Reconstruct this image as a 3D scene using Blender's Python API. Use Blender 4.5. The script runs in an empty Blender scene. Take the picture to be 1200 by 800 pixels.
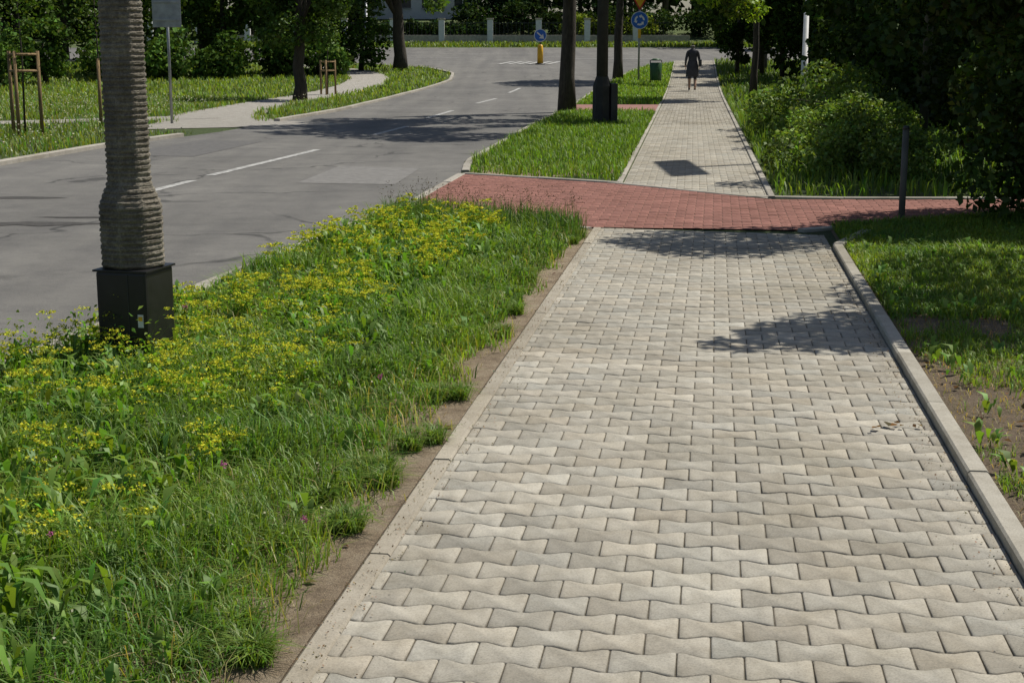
import bpy, bmesh, math, numpy as np
from mathutils import Vector, Matrix
rng=np.random.default_rng(7)
scene=bpy.context.scene
scene.view_settings.view_transform='Standard'
scene.view_settings.look='None'
scene.view_settings.exposure=0

# ------------------------------------------------------------ terrain
def zt(Y):
    Y=np.asarray(Y,float); t=np.clip(Y-45,0,None)
    z=np.where(t<20,.035*t*t/40,.035*(t-10))
    z=np.where(Y>125,.035*70,z)
    z=z+np.clip(Y-111,0,10)*.15
    return z
KY=[-20,0,6.5,8.5,10.3,12.5,14.04,18.12,20.2,30.7,38.1,56.6,62,68,74,78,80.5,82]
KX=[-6,-3.9,-2.5,-2.13,-1.78,-1.38,-1.118,-.64,-.66,.447,1.33,3.29,4.3,5.3,6.6,8.6,14,60]
LY=[-20,0,10,19.5,23.4,27.5,36.9,49.4,61,67,72,76,79,80.5]
LX=[-10.5,-8.6,-7.5,-6.84,-6.4,-5.5,-4.3,-3.6,-2.5,-2.6,-4,-7.5,-15,-60]
def xr(Y): return np.interp(Y,KY,KX)
def xlf(Y): return np.interp(Y,LY,LX)
def xp(Y): return -1.036+.1385*np.asarray(Y)          # left edge of near path
def xp2(Y): return 1.27+.1198*(np.asarray(Y)-16.95)   # left edge of far path
def xq2(Y): return 2.93+.1262*(np.asarray(Y)-16.95)   # right edge of far path

def nz(x,y,s=1.,seed=0):
    r=np.random.default_rng(seed+100); v=0
    for k in range(5):
        a=r.uniform(0,6.28); f=s*r.uniform(.6,1.8)
        v=v+np.sin((x*math.cos(a)+y*math.sin(a))*f*2+r.uniform(0,6.28))
    return v/5*1.4

# ------------------------------------------------------------ materials
def newmat(name):
    m=bpy.data.materials.new(name); m.use_nodes=True
    nt=m.node_tree; b=nt.nodes['Principled BSDF']; return m,nt,b
def N(nt,t,**kw):
    n=nt.nodes.new(t)
    for k,v in kw.items(): setattr(n,k,v)
    return n
def noise(nt,scale,detail=4,rough=.6,vec=None):
    n=N(nt,'ShaderNodeTexNoise'); n.inputs['Scale'].default_value=scale
    n.inputs['Detail'].default_value=detail; n.inputs['Roughness'].default_value=rough
    if vec is None:
        g=N(nt,'ShaderNodeNewGeometry'); vec=g.outputs['Position']
    nt.links.new(vec,n.inputs['Vector']); return n.outputs['Fac']
def ramp(nt,fac,stops):
    r=N(nt,'ShaderNodeValToRGB'); el=r.color_ramp.elements
    el[0].position=stops[0][0]; el[0].color=(*stops[0][1],1)
    el[1].position=stops[-1][0]; el[1].color=(*stops[-1][1],1)
    for p,c in stops[1:-1]:
        e=el.new(p); e.color=(*c,1)
    nt.links.new(fac,r.inputs['Fac']); return r.outputs['Color']
def mix(nt,fac,a,b,mode='MIX'):
    m=N(nt,'ShaderNodeMix',data_type='RGBA',blend_type=mode)
    for s,v in ((0,fac),(6,a),(7,b)):
        if hasattr(v,'links') or hasattr(v,'is_linked'): nt.links.new(v,m.inputs[s])
        elif s==0: m.inputs[0].default_value=v
        else: m.inputs[s].default_value=(*v,1)
    return m.outputs[2]
def bump(nt,b,h,strength=.4,dist=.01):
    n=N(nt,'ShaderNodeBump'); n.inputs['Strength'].default_value=strength; n.inputs['Distance'].default_value=dist
    nt.links.new(h,n.inputs['Height']); nt.links.new(n.outputs[0],b.inputs['Normal'])
def simple(name,c,rough=.6,metal=0,var=.25,scale=6,bs=.2):
    m,nt,b=newmat(name)
    f=noise(nt,scale,5)
    lo=tuple(x*(1-var) for x in c); hi=tuple(min(1,x*(1+var)) for x in c)
    nt.links.new(ramp(nt,f,[(.3,lo),(.7,hi)]),b.inputs['Base Color'])
    b.inputs['Roughness'].default_value=rough; b.inputs['Metallic'].default_value=metal
    bump(nt,b,noise(nt,scale*12,3),bs,.003)
    return m
def leafmat(name,trans=.4,rough=.55,tt=(1.5,1.5,.5),gloss=.06):
    m=bpy.data.materials.new(name); m.use_nodes=True; nt=m.node_tree
    nt.nodes.remove(nt.nodes['Principled BSDF'])
    a=N(nt,'ShaderNodeAttribute',attribute_name='Col')
    d=N(nt,'ShaderNodeBsdfDiffuse'); nt.links.new(a.outputs['Color'],d.inputs['Color']); out=d.outputs[0]
    if trans:
        t=N(nt,'ShaderNodeBsdfTranslucent')
        nt.links.new(mix(nt,1.,a.outputs['Color'],tt,'MULTIPLY'),t.inputs['Color'])
        ms=N(nt,'ShaderNodeMixShader'); ms.inputs[0].default_value=trans
        nt.links.new(out,ms.inputs[1]); nt.links.new(t.outputs[0],ms.inputs[2]); out=ms.outputs[0]
    if gloss:
        g=N(nt,'ShaderNodeBsdfGlossy'); g.inputs['Roughness'].default_value=rough; g.inputs['Color'].default_value=(.8,.9,.7,1)
        ms=N(nt,'ShaderNodeMixShader'); ms.inputs[0].default_value=gloss
        nt.links.new(out,ms.inputs[1]); nt.links.new(g.outputs[0],ms.inputs[2]); out=ms.outputs[0]
    nt.links.new(out,nt.nodes['Material Output'].inputs['Surface'])
    return m
M_leaf=leafmat('foliage_mat',.3,.5,gloss=.025)
M_leaffar=leafmat('distant_foliage_mat',.15,.5,gloss=0)
M_grass=leafmat('grass_blade_mat',.42,.5,gloss=.03)
M_flower=leafmat('flower_mat',.3,.7,tt=(1.1,1.1,.8),gloss=0)

def paver_mat(name):
    m,nt,b=newmat(name)
    a=N(nt,'ShaderNodeAttribute',attribute_name='Col')
    f=ramp(nt,noise(nt,150,3,.8),[(.25,(.66,.66,.66)),(.5,(1,1,1)),(.75,(1.22,1.21,1.18))])
    f2=ramp(nt,noise(nt,7,6,.75),[(.3,(.80,.775,.73)),(.6,(1.05,1.04,1.02))])
    f3=ramp(nt,noise(nt,.7,5,.65),[(.33,(.80,.78,.735)),(.5,(.98,.97,.96)),(.68,(1.07,1.07,1.06))])
    c=mix(nt,1.,a.outputs['Color'],f,'MULTIPLY'); c=mix(nt,1.,c,f2,'MULTIPLY'); c=mix(nt,1.,c,f3,'MULTIPLY')
    nt.links.new(c,b.inputs['Base Color']); b.inputs['Roughness'].default_value=.9
    b.inputs['Specular IOR Level'].default_value=.25
    bump(nt,b,noise(nt,260,3,.8),.5,.002)
    return m
M_paver=paver_mat('concrete_paver_mat')

def asphalt():
    m,nt,b=newmat('asphalt_mat')
    base=ramp(nt,noise(nt,.35,6,.65),[(.3,(.118,.114,.105)),(.7,(.172,.166,.153))])
    sp=ramp(nt,noise(nt,110,3,.9),[(.3,(.5,.5,.5)),(.52,(1,1,1)),(.72,(1.55,1.5,1.42))])
    st=ramp(nt,noise(nt,2.2,6,.8),[(.3,(.70,.70,.71)),(.65,(1.08,1.08,1.06))])
    c=mix(nt,1.,base,sp,'MULTIPLY'); c=mix(nt,1.,c,st,'MULTIPLY')
    g=N(nt,'ShaderNodeNewGeometry')
    mp=N(nt,'ShaderNodeMapping'); mp.inputs['Rotation'].default_value=(0,0,.12); mp.inputs['Scale'].default_value=(1.3,.06,1)
    nt.links.new(g.outputs['Position'],mp.inputs['Vector'])
    tr=ramp(nt,noise(nt,1.,3,.5,mp.outputs[0]),[(.35,(.80,.80,.81)),(.65,(1.08,1.08,1.07))]); c=mix(nt,1.,c,tr,'MULTIPLY')
    nn=N(nt,'ShaderNodeTexNoise'); nn.inputs['Scale'].default_value=.9; nn.inputs['Detail'].default_value=6
    nt.links.new(g.outputs['Position'],nn.inputs['Vector'])
    vm=N(nt,'ShaderNodeVectorMath',operation='MULTIPLY_ADD'); nt.links.new(nn.outputs['Color'],vm.inputs[0])
    vm.inputs[1].default_value=(1.6,1.6,0); nt.links.new(g.outputs['Position'],vm.inputs[2])
    vo=N(nt,'ShaderNodeTexVoronoi',feature='DISTANCE_TO_EDGE'); vo.inputs['Scale'].default_value=.35
    nt.links.new(vm.outputs[0],vo.inputs['Vector'])
    cr=ramp(nt,vo.outputs['Distance'],[(.004,(.4,.4,.4)),(.012,(1,1,1))])
    msk=ramp(nt,noise(nt,.5,3),[(.42,(0,0,0)),(.52,(1,1,1))])
    c2=mix(nt,1.,c,cr,'MULTIPLY')
    c=mix(nt,msk,c,c2)
    nt.links.new(c,b.inputs['Base Color']); b.inputs['Roughness'].default_value=.85
    bump(nt,b,noise(nt,160,3,.9),.6,.004)
    return m
M_asph=asphalt()
M_kerb=paver_mat('kerb_concrete_mat')
def ground_mat():
    m,nt,b=newmat('ground_mat')
    g1=ramp(nt,noise(nt,.6,6,.7),[(.3,(.045,.07,.018)),(.5,(.075,.11,.028)),(.7,(.13,.15,.05))])
    g2=ramp(nt,noise(nt,30,4,.8),[(.3,(.5,.5,.5)),(.7,(1.4,1.4,1.3))])
    nt.links.new(mix(nt,1.,g1,g2,'MULTIPLY'),b.inputs['Base Color']); b.inputs['Roughness'].default_value=.95
    bump(nt,b,noise(nt,40,4,.8),1,.05); return m
M_ground=ground_mat()
def soil(name,a,bc,c,sc=7):
    m,nt,b=newmat(name)
    g1=ramp(nt,noise(nt,sc,7,.75),[(.3,a),(.5,bc),(.72,c)])
    g2=ramp(nt,noise(nt,150,3,.9),[(.3,(.55,.55,.55)),(.7,(1.4,1.4,1.4))])
    nt.links.new(mix(nt,1.,g1,g2,'MULTIPLY'),b.inputs['Base Color']); b.inputs['Roughness'].default_value=.95
    bump(nt,b,noise(nt,60,6,.85),1,.025); return m
M_sand=soil('sand_soil_mat',(.15,.105,.062),(.34,.26,.17),(.46,.38,.27),5)
M_soil=soil('lawn_soil_mat',(.10,.07,.045),(.21,.155,.10),(.15,.12,.065),3)
M_gravel=soil('gravel_path_mat',(.26,.24,.2),(.34,.32,.28),(.4,.38,.34),4)
def paint():
    m,nt,b=newmat('road_paint_mat')
    f=ramp(nt,noise(nt,11,7,.9),[(.42,(.17,.165,.155)),(.60,(.55,.55,.52))])
    nt.links.new(f,b.inputs['Base Color']); b.inputs['Roughness'].default_value=.7; return m
M_paint=paint()
def bark(name,a,bc):
    m,nt,b=newmat(name)
    g=N(nt,'ShaderNodeNewGeometry'); mp=N(nt,'ShaderNodeMapping'); mp.inputs['Scale'].default_value=(9,9,1.6)
    nt.links.new(g.outputs['Position'],mp.inputs['Vector'])
    f=noise(nt,2.5,7,.75,mp.outputs[0])
    nt.links.new(ramp(nt,f,[(.3,a),(.7,bc)]),b.inputs['Base Color']); b.inputs['Roughness'].default_value=.95
    bump(nt,b,f,1,.03); return m
M_bark=bark('bark_mat',(.02,.016,.012),(.09,.075,.055))
M_wood=bark('stake_wood_mat',(.16,.10,.045),(.34,.24,.12))
M_galv=simple('galvanised_steel_mat',(.35,.36,.37),.5,.6)
M_dark=simple('dark_metal_mat',(.03,.032,.033),.5)
M_white=simple('white_paint_mat',(.7,.7,.68),.5,var=.08)
M_blue=simple('sign_blue_mat',(.02,.13,.5),.35,var=.1)
M_yellow=simple('sign_yellow_mat',(.8,.45,.02),.4,var=.1)
M_red=simple('sign_red_mat',(.5,.03,.02),.4,var=.1)
M_glass=simple('dark_glass_mat',(.03,.04,.05),.08)
M_black=simple('black_plastic_mat',(.010,.010,.011),.42,var=.4,scale=14)

# ------------------------------------------------------------ mesh helpers
def link(ob,parent=None):
    scene.collection.objects.link(ob)
    if parent: ob.parent=parent
    return ob
def empty(name,loc=(0,0,0)):
    e=bpy.data.objects.new(name,None); e.location=loc; e.empty_display_size=.3
    scene.collection.objects.link(e); return e
def npmesh(name,V,flat,tot,col=None,mat=None,parent=None,smooth=False):
    me=bpy.data.meshes.new(name)
    V=np.ascontiguousarray(V,np.float32); flat=np.ascontiguousarray(flat,np.int32); tot=np.ascontiguousarray(tot,np.int32)
    me.vertices.add(len(V)); me.vertices.foreach_set('co',V.ravel())
    me.loops.add(len(flat)); me.loops.foreach_set('vertex_index',flat)
    me.polygons.add(len(tot)); st=np.concatenate([[0],np.cumsum(tot)[:-1]]).astype(np.int32)
    me.polygons.foreach_set('loop_start',st)
    me.update(calc_edges=True)
    if col is not None:
        ca=me.color_attributes.new('Col','FLOAT_COLOR','POINT')
        c=np.ones((len(V),4),np.float32); c[:,:3]=col; ca.data.foreach_set('color',c.ravel())
    if mat: me.materials.append(mat)
    if smooth: me.polygons.foreach_set('use_smooth',np.ones(len(tot),bool))
    return link(bpy.data.objects.new(name,me),parent)
def pymesh(name,V,F,mat=None,parent=None,smooth=False,col=None):
    me=bpy.data.meshes.new(name); me.from_pydata([tuple(map(float,v)) for v in V],[],F); me.update()
    if mat: me.materials.append(mat)
    if col is not None:
        ca=me.color_attributes.new('Col','FLOAT_COLOR','POINT')
        c=np.ones((len(V),4),np.float32); c[:,:3]=col; ca.data.foreach_set('color',c.ravel())
    if smooth:
        for p in me.polygons: p.use_smooth=True
    return link(bpy.data.objects.new(name,me),parent)
def blades(name,P,H,W,yaw,lean,col,mat,wb=1.,wm=.8,parent=None):
    n=len(P); d=np.stack([np.cos(yaw),np.sin(yaw),0*yaw],1); s=np.stack([-np.sin(yaw),np.cos(yaw),0*yaw],1)*(W/2)[:,None]
    z=np.array([0,0,1.])[None]; H=H[:,None]; L=lean[:,None]
    m=P+d*L*H*.32+z*H*.6; t=P+d*L*H+z*H*(1-.35*L)
    V=np.stack([P-s*wb,P+s*wb,m+s*wm,m-s*wm,t],1).reshape(-1,3)
    b=np.arange(n)[:,None]*5
    F=(b+np.array([[0,1,2,3,3,2,4]])).ravel(); tot=np.tile([4,3],n)
    C=np.repeat(col,5,0)
    return npmesh(name,V,F,tot,C,mat,parent)
def unit(v): return v/np.maximum(np.linalg.norm(v,axis=1,keepdims=True),1e-6)
def leafquads(P,S,up=None,aspect=.33,r=None):
    r=r or rng; n=len(P)
    a=unit(r.normal(size=(n,3))); nn=unit(r.normal(size=(n,3))+(np.array([0,0,.9]) if up is None else up))
    b=unit(np.cross(nn,a)); a=unit(np.cross(b,nn)); S=S[:,None]
    V=np.stack([P-a*S*.5,P+b*S*aspect+nn*S*.1,P+a*S*.5-nn*S*.08,P-b*S*aspect+nn*S*.1],1).reshape(-1,3)
    return V
def leafcloud(name,P,S,col,mat,parent=None,aspect=.33,up=None):
    V=leafquads(P,S,up,aspect); n=len(P)
    return npmesh(name,V,np.arange(4*n),np.full(n,4),np.repeat(col,4,0),mat,parent)
def vcol(n,base,var=.25,hue=.15):
    c=np.array(base)[None]*(1+rng.normal(0,var,(n,1)).clip(-.6,.9))
    c=c*(1+rng.normal(0,hue,(n,3))*np.array([1,.35,.8])); return np.clip(c,.002,1)
def drape(name,left,right,Ys,off,mat,cols=1,parent=None):
    V=[];F=[]
    for Y in Ys:
        a,b=float(left(Y)),float(right(Y))
        for k in range(cols+1):
            V.append((a+(b-a)*k/cols,Y,float(zt(Y))+off))
    w=cols+1
    for i in range(len(Ys)-1):
        for k in range(cols): F.append((i*w+k,i*w+k+1,(i+1)*w+k+1,(i+1)*w+k))
    return pymesh(name,V,F,mat,parent)
def poly(name,pts,off,mat,parent=None):
    return pymesh(name,[(x,y,float(zt(y))+off) for x,y in pts],[tuple(range(len(pts)))],mat,parent)
def box(name,c,s,mat,parent=None,rz=0,bev=.01):
    bm=bmesh.new(); bmesh.ops.create_cube(bm,size=1)
    bmesh.ops.scale(bm,vec=s,verts=bm.verts)
    if bev: bmesh.ops.bevel(bm,geom=bm.edges[:],offset=bev,segments=2,affect='EDGES',profile=.7)
    bmesh.ops.rotate(bm,cent=(0,0,0),matrix=Matrix.Rotation(rz,3,'Z'),verts=bm.verts)
    bmesh.ops.translate(bm,vec=c,verts=bm.verts)
    me=bpy.data.meshes.new(name); bm.to_mesh(me); bm.free(); me.materials.append(mat)
    return link(bpy.data.objects.new(name,me),parent)
def tube(name,pts,rad,mat,parent=None,n=12,smooth=True):
    V=[];F=[]
    pts=[Vector(p) for p in pts]
    for i,p in enumerate(pts):
        d=(pts[min(i+1,len(pts)-1)]-pts[max(i-1,0)]).normalized()
        x=d.orthogonal().normalized() if abs(d.z)<.95 else Vector((1,0,0)); x=(x-d*x.dot(d)).normalized(); y=d.cross(x)
        for k in range(n):
            a=2*math.pi*k/n; V.append(p+(x*math.cos(a)+y*math.sin(a))*rad[i])
    for i in range(len(pts)-1):
        for k in range(n):
            F.append((i*n+k,i*n+(k+1)%n,(i+1)*n+(k+1)%n,(i+1)*n+k))
    F.append(tuple(reversed(range(n)))); F.append(tuple(range((len(pts)-1)*n,len(pts)*n)))
    return pymesh(name,V,F,mat,parent,smooth)
def join(obs,name,parent=None):
    bpy.ops.object.select_all(action='DESELECT')
    for o in obs: o.select_set(True)
    bpy.context.view_layer.objects.active=obs[0]; bpy.ops.object.join()
    o=bpy.context.view_layer.objects.active; o.name=name; o.data.name=name
    if parent: o.parent=parent
    return o

# ------------------------------------------------------------ ground, road, paths
xs=np.concatenate([np.linspace(-400,-70,8),np.linspace(-60,60,41),np.linspace(70,400,8)])
ys=np.concatenate([np.linspace(-60,40,21),np.linspace(42.5,130,36),np.linspace(160,900,10)])
XX,YY=np.meshgrid(xs,ys); V=np.stack([XX.ravel(),YY.ravel(),zt(YY.ravel())],1)
w=len(xs); F=[(j*w+i,j*w+i+1,(j+1)*w+i+1,(j+1)*w+i) for j in range(len(ys)-1) for i in range(w-1)]
pymesh('ground',V,F,M_ground)
Ys=sorted(set(list(np.arange(-20,72,1.))+list(np.arange(72,101,.5))+KY+LY))
drape('road',xlf,xr,Ys,.008,M_asph,cols=4)

def kerb(name,pts,width,h,base=-.05,seg=1.,gap=.006,col=(.36,.345,.31),off=0,bev=.008):
    """row of kerb stones; pts polyline of left side"""
    pts=np.array(pts,float); d=np.r_[0,np.cumsum(np.linalg.norm(np.diff(pts,axis=0),axis=1))]
    n=max(1,int(d[-1]/seg)); V=[];F=[];C=[]
    for i in range(n):
        s0=d[-1]*i/n+gap/2; s1=d[-1]*(i+1)/n-gap/2
        p0=np.array([np.interp(s0,d,pts[:,0]),np.interp(s0,d,pts[:,1])]); p1=np.array([np.interp(s1,d,pts[:,0]),np.interp(s1,d,pts[:,1])])
        t=(p1-p0)/np.linalg.norm(p1-p0); nr=np.array([t[1],-t[0]])
        c=np.array(col)*(1+rng.normal(0,.07)); hh=h+rng.normal(0,.0015)
        prof=[(0,base),(0,hh-bev),(bev,hh),(width-bev,hh),(width,hh-bev),(width,base)]
        b=len(V)
        for p in (p0,p1):
            for (a,zz) in prof:
                q=p+nr*(a+off); V.append((q[0],q[1],float(zt(q[1]))+zz)); C.append(c)
        for k in range(5): F.append((b+k,b+k+1,b+7+k,b+6+k))
        F.append((b,b+1,b+2,b+3,b+4,b+5)); F.append((b+11,b+10,b+9,b+8,b+7,b+6))
    o=pymesh(name,V,F,M_kerb,None,col=np.array(C))
    bm=bmesh.new(); bm.from_mesh(o.data); bmesh.ops.recalc_face_normals(bm,faces=bm.faces); bm.to_mesh(o.data); bm.free()
    return o

SC=.86; PU=.2*SC; PV=.14*SC
half=[(-.1,.083),(-.076,.082),(-.050,.070),(-.024,.058),(.024,.058),(.050,.070),(.076,.082),(.1,.083)]
outl=half+[(x,-y) for x,y in reversed(half)]
outl=[(x*SC,y*SC) for x,y in outl[::-1]]
NO=len(outl)
def inset(o,d):
    r=[]
    for x,y in o: r.append((x-(np.sign(x)*d if abs(x)>.09*SC else 0), y-np.sign(y)*d))
    return np.array(r)
R0=inset(outl,.0058); R1=inset(outl,.0020)
def pavers(name,org,ang,t0,t1,s0,s1,colfn,clips,z0=.012,simple_=False):
    es=np.array([math.sin(ang),math.cos(ang)]); et=np.array([math.cos(ang),-math.sin(ang)])
    V=[];flat=[];tot=[];C=[]
    i0=math.floor(s0/PV); i1=math.ceil(s1/PV); vb=0
    for i in range(i0,i1+1):
        so=i*PV; offx=PU/2 if i%2 else 0
        for j in range(math.floor(t0/PU)-1,math.ceil(t1/PU)+2):
            to=j*PU+offx
            c2=np.array(org)+es*so+et*to
            ok=True
            for (p,nrm) in clips:
                if (c2[0]-p[0])*nrm[0]+(c2[1]-p[1])*nrm[1]>.16: ok=False;break
            if not ok: continue
            dz=rng.normal(0,.0009); tx,ty=rng.normal(0,.008,2); c=colfn(i,j)
            rings=[(R0,0.)] if simple_ else [(R0,0.),(R1,-.004),(R1,-.012)]
            for R,zz in rings:
                w2=np.array(org)[None]+et[None]*(to+R[:,:1])+es[None]*(so+R[:,1:])
                z=z0+dz+zz+tx*R[:,0]+ty*R[:,1]+zt(w2[:,1])
                V.append(np.column_stack([w2,z])); C.append(np.repeat([c],NO,0))
            flat+=list(range(vb,vb+NO)); tot.append(NO)
            if not simple_:
                for r in range(2):
                    for k in range(NO):
                        a=vb+r*NO+k; b=vb+r*NO+(k+1)%NO; flat+=[b,a,a+NO,b+NO]; tot.append(4)
            vb+=NO*len(rings)
    o=npmesh(name,np.concatenate(V),flat,tot,np.concatenate(C),M_paver)
    bm=bmesh.new(); bm.from_mesh(o.data)
    for p,nrm in clips:
        bmesh.ops.bisect_plane(bm,geom=bm.verts[:]+bm.edges[:]+bm.faces[:],plane_co=(p[0],p[1],0),plane_no=(nrm[0],nrm[1],0),clear_outer=True)
    if not simple_: bmesh.ops.recalc_face_normals(bm,faces=bm.faces)
    bm.to_mesh(o.data); bm.free()
    return o
def clip(p,q,inside):
    d=np.array(q,float)-np.array(p,float); n=np.array([d[1],-d[0]])/np.linalg.norm(d)
    if (inside[0]-p[0])*n[0]+(inside[1]-p[1])*n[1]>0: n=-n
    return (p,n)
def convex(pts):
    c=np.mean(np.array(pts),0); return [clip(pts[i],pts[(i+1)%len(pts)],c) for i in range(len(pts))]
ANG=math.atan(.1385); O=np.array([-1.036,0.]); es=np.array([math.sin(ANG),math.cos(ANG)]); et=np.array([math.cos(ANG),-math.sin(ANG)])
def ps(t,s): return tuple(O+et*t+es*s)
def greycol(i,j):
    k=rng.choice([0,1,2],p=[.70,.15,.15]); b=[.335,.385,.290][k]*(1+rng.normal(0,.035))
    w_=rng.normal(0,.014); return np.array([b*(1.035+w_),b*.985,b*(.85-w_)])
def redcol(i,j):
    b=1+rng.normal(0,.09); return np.array([.245,.118,.098])*b
SE=12.72
near=[ps(.075,-2),ps(1.955,-2),ps(1.955,SE-.25),ps(.075,SE-.02)]
M_joint=soil('joint_sand_mat',(.13,.11,.08),(.20,.175,.13),(.26,.23,.175),20)
poly('sidewalk_bedding',near,.0055,M_joint)
pavers('sidewalk',O+et*.02,ANG,0,2,-2,SE,greycol,convex(near))
kerb('sidewalk_edging',[ps(0,-2),ps(0,SE)],.07,.014,col=(.33,.305,.255))
kerb('sidewalk_kerb',[ps(1.96,-2),ps(1.96,11.6),ps(2.0,12.0),ps(2.1,12.35),ps(2.28,12.6)],.075,.055,col=(.36,.345,.30))
A=(-1.12,14.0);B=(.70,12.62);C_=(2.40,12.42);D=(2.66,15.0);E=(1.23,16.75);Fp=(-.62,18.1)
G_=(4.0,13.35);H_=(4.4,14.95);I_=(14,14.2);J_=(14,15.6)
drv=[[A,B,E,Fp],[B,C_,D,E],[C_,G_,H_,D],[G_,I_,J_,H_]]
for k,q in enumerate(drv): poly('driveway_bedding' ,q,.0082+.0002*k,M_joint)
parts=[]
for k,q in enumerate(drv):
    st=[((np.array(p)-O)@et,(np.array(p)-O)@es) for p in q]; st=np.array(st)
    parts.append(pavers('driveway_pavers',O,ANG+.0,st[:,0].min()-.2,st[:,0].max()+.2,st[:,1].min()-.2,st[:,1].max()+.2,redcol,convex(q),z0=.0145))
join(parts,'red_driveway')
beds=[o for o in scene.objects if o.name.startswith('driveway_bedding')]; join(beds,'driveway_bedding')
kerb('driveway_edging',[(2.45,12.40),(4.0,13.3),(14,14.1)],.08,.03,off=0)
kerb('driveway_edging',[(1.1,16.86),(2.62,15.08),(4.4,15.05),(14,15.7)],.08,.025,off=-.08)
kerb('driveway_edging',[(-1.10,14.02),(.70,12.6)],.08,.02)
kerb('driveway_edging',[(-.62,18.12),(1.2,16.8)],.08,.03,off=-.08)
kerb('road_kerb',[(float(xr(y)),y) for y in np.arange(13.6,18.5,.5)],.1,.02,off=-.04)
kerb('road_kerb',[(float(xr(y)),y) for y in np.arange(-10,14,.5)],.12,.08,off=0)
kerb('road_kerb',[(float(xr(y)),y) for y in np.arange(18.5,79,1.)],.10,.03,off=0)
kerb('road_kerb',[(float(xlf(y)),y) for y in np.r_[np.arange(0,26.5,1.)]],.13,.07,off=-.13)
kerb('road_kerb',[(float(xlf(y)),y) for y in np.r_[np.arange(31.5,77,1.)]],.13,.07,off=-.13)
A2=math.atan(.123)
drape('sidewalk_bedding',lambda y:np.interp(y,[15.1,16.8,200],[2.6,1.29,1.29+.1198*183.2]),xq2,[15.1,15.9]+list(np.arange(16.8,81,1.6)),.0065,M_joint)
O2=np.array([1.3,16.8])
def far_clip(y0,y1): return [clip((1.27,16.8),(2.68,15.1),(3,20)),clip((1.29,16.8),(1.29+.1198*60,76.8),(9,40)),clip((2.90,16.95),(2.90+.1262*60,76.95),(0,40)),((0,y0),(0,-1)),((0,y1),(0,1))]
pavers('far_sidewalk',O2,A2,-.3,3.5,-2,14.2,greycol,far_clip(14,30),z0=.0135)
pavers('far_sidewalk',O2,A2,-.5,4.5,13,66,greycol,far_clip(30,80.5),z0=.0135,simple_=True)
kerb('far_sidewalk_edging',[(1.21,16.9),(1.21+.1198*63,79.9)],.07,.02)
kerb('far_sidewalk_edging',[(2.68,15.15),(2.92+.1262*63,79.9)],.07,.035)
drape('far_driveway',xr,lambda y:xp2(y)-.02,[36.5,38,39.5,41],.012,simple('red_paver_far_mat',(.25,.12,.10),.9,var=.2,scale=12))
drape('verge_soil',lambda y:xr(y)+.12,lambda y:xp(y)-.0,list(np.arange(-2,13.2,.5)),.002,M_soil)
drape('sand_strip',lambda y:xp(y)-.42,lambda y:xp(y)-.002,list(np.arange(-2,12.6,.4)),.008,M_sand,cols=2)
drape('lawn_soil',lambda y:xp(y)+2.06,lambda y:xp(y)+9,list(np.arange(-2,12.6,.5)),.002,M_soil)
drape('traffic_island_soil',lambda y:xr(y)+.12,lambda y:np.minimum(xp2(y)-.06,xr(y)+.12+(y-17.4)*2.5),[17.4,17.7,18.0,18.4,19,19.6],.003,M_sand)
cp=np.array([(-5.3,29.2),(-6.6,32.0),(-7.1,36),(-6.9,44.),(-6.2,52),(-5.9,58),(-6.1,64),(-7.5,70),(-11,75)])
def ribbon(name,cp,w,off,mat):
    d=np.gradient(cp,axis=0); d/=np.linalg.norm(d,axis=1,keepdims=True); n=np.stack([d[:,1],-d[:,0]],1)
    V=[];F=[]
    for i in range(len(cp)):
        for s in (-1,1):
            q=cp[i]+n[i]*s*w[i]/2; V.append((q[0],q[1],float(zt(q[1]))+off))
    for i in range(len(cp)-1): F.append((2*i,2*i+1,2*i+3,2*i+2))
    return pymesh(name,V,F,mat)
def dens(cp,k=6):
    t=np.arange(len(cp)); tt=np.linspace(0,len(cp)-1,(len(cp)-1)*k+1)
    return np.stack([np.interp(tt,t,cp[:,0]),np.interp(tt,t,cp[:,1])],1)
def smoothp(cp):
    c=dens(cp)
    for _ in range(6): c[1:-1]=(c[:-2]+c[1:-1]*2+c[2:])/4
    return c
sp=smoothp(cp); ribbon('side_footpath',sp,np.interp(np.linspace(0,1,len(sp)),[0,.1,.3,1],[4.5,2.6,1.7,1.7]),.012,M_gravel)
cp2=np.array([(-7.0,33.5),(-9.5,31.5),(-14,29.),(-24,26.5),(-40,24)]); sp2=smoothp(cp2); ribbon('side_footpath',sp2,np.full(len(sp2),1.5),.016,M_gravel)

def mark(cx,y0,y1,w=.12):
    return drape('road_marking',lambda y:np.interp(y,[y0,y1],cx)-w/2,lambda y:np.interp(y,[y0,y1],cx)+w/2,list(np.linspace(y0,y1,5)),.013,M_paint)
mk=[mark((-4.0,-3.78),15.6,17.2),mark((-3.72,-3.0),17.9,22.6),mark((-2.5,-2.1),26.5,29.5),mark((-1.9,-1.5),33,37),mark((-1.,-.5),42,46),mark((-.1,.3),51,55)]
for k in range(6): mk.append(poly('road_marking',[(-.8+k*.5,76-0),( -.55+k*.5,76),(.2+k*.5,79),(-.1+k*.5,79)],.025,M_paint))
mk.append(drape('road_marking',lambda y:-16,lambda y:-3,[84,84.15],.025,M_paint)); mk.append(drape('road_marking',lambda y:3,lambda y:8,[82,82.3],.025,M_paint))
join(mk,'road_marking')
M_patch=simple('asphalt_patch_mat',(.16,.155,.145),.9,var=.22,scale=9,bs=.5)
poly('asphalt_patch',[(-2.5,16.9),(-1.35,16.7),(-1.2,19.0),(-2.3,19.4)],.0115,M_patch)
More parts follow.
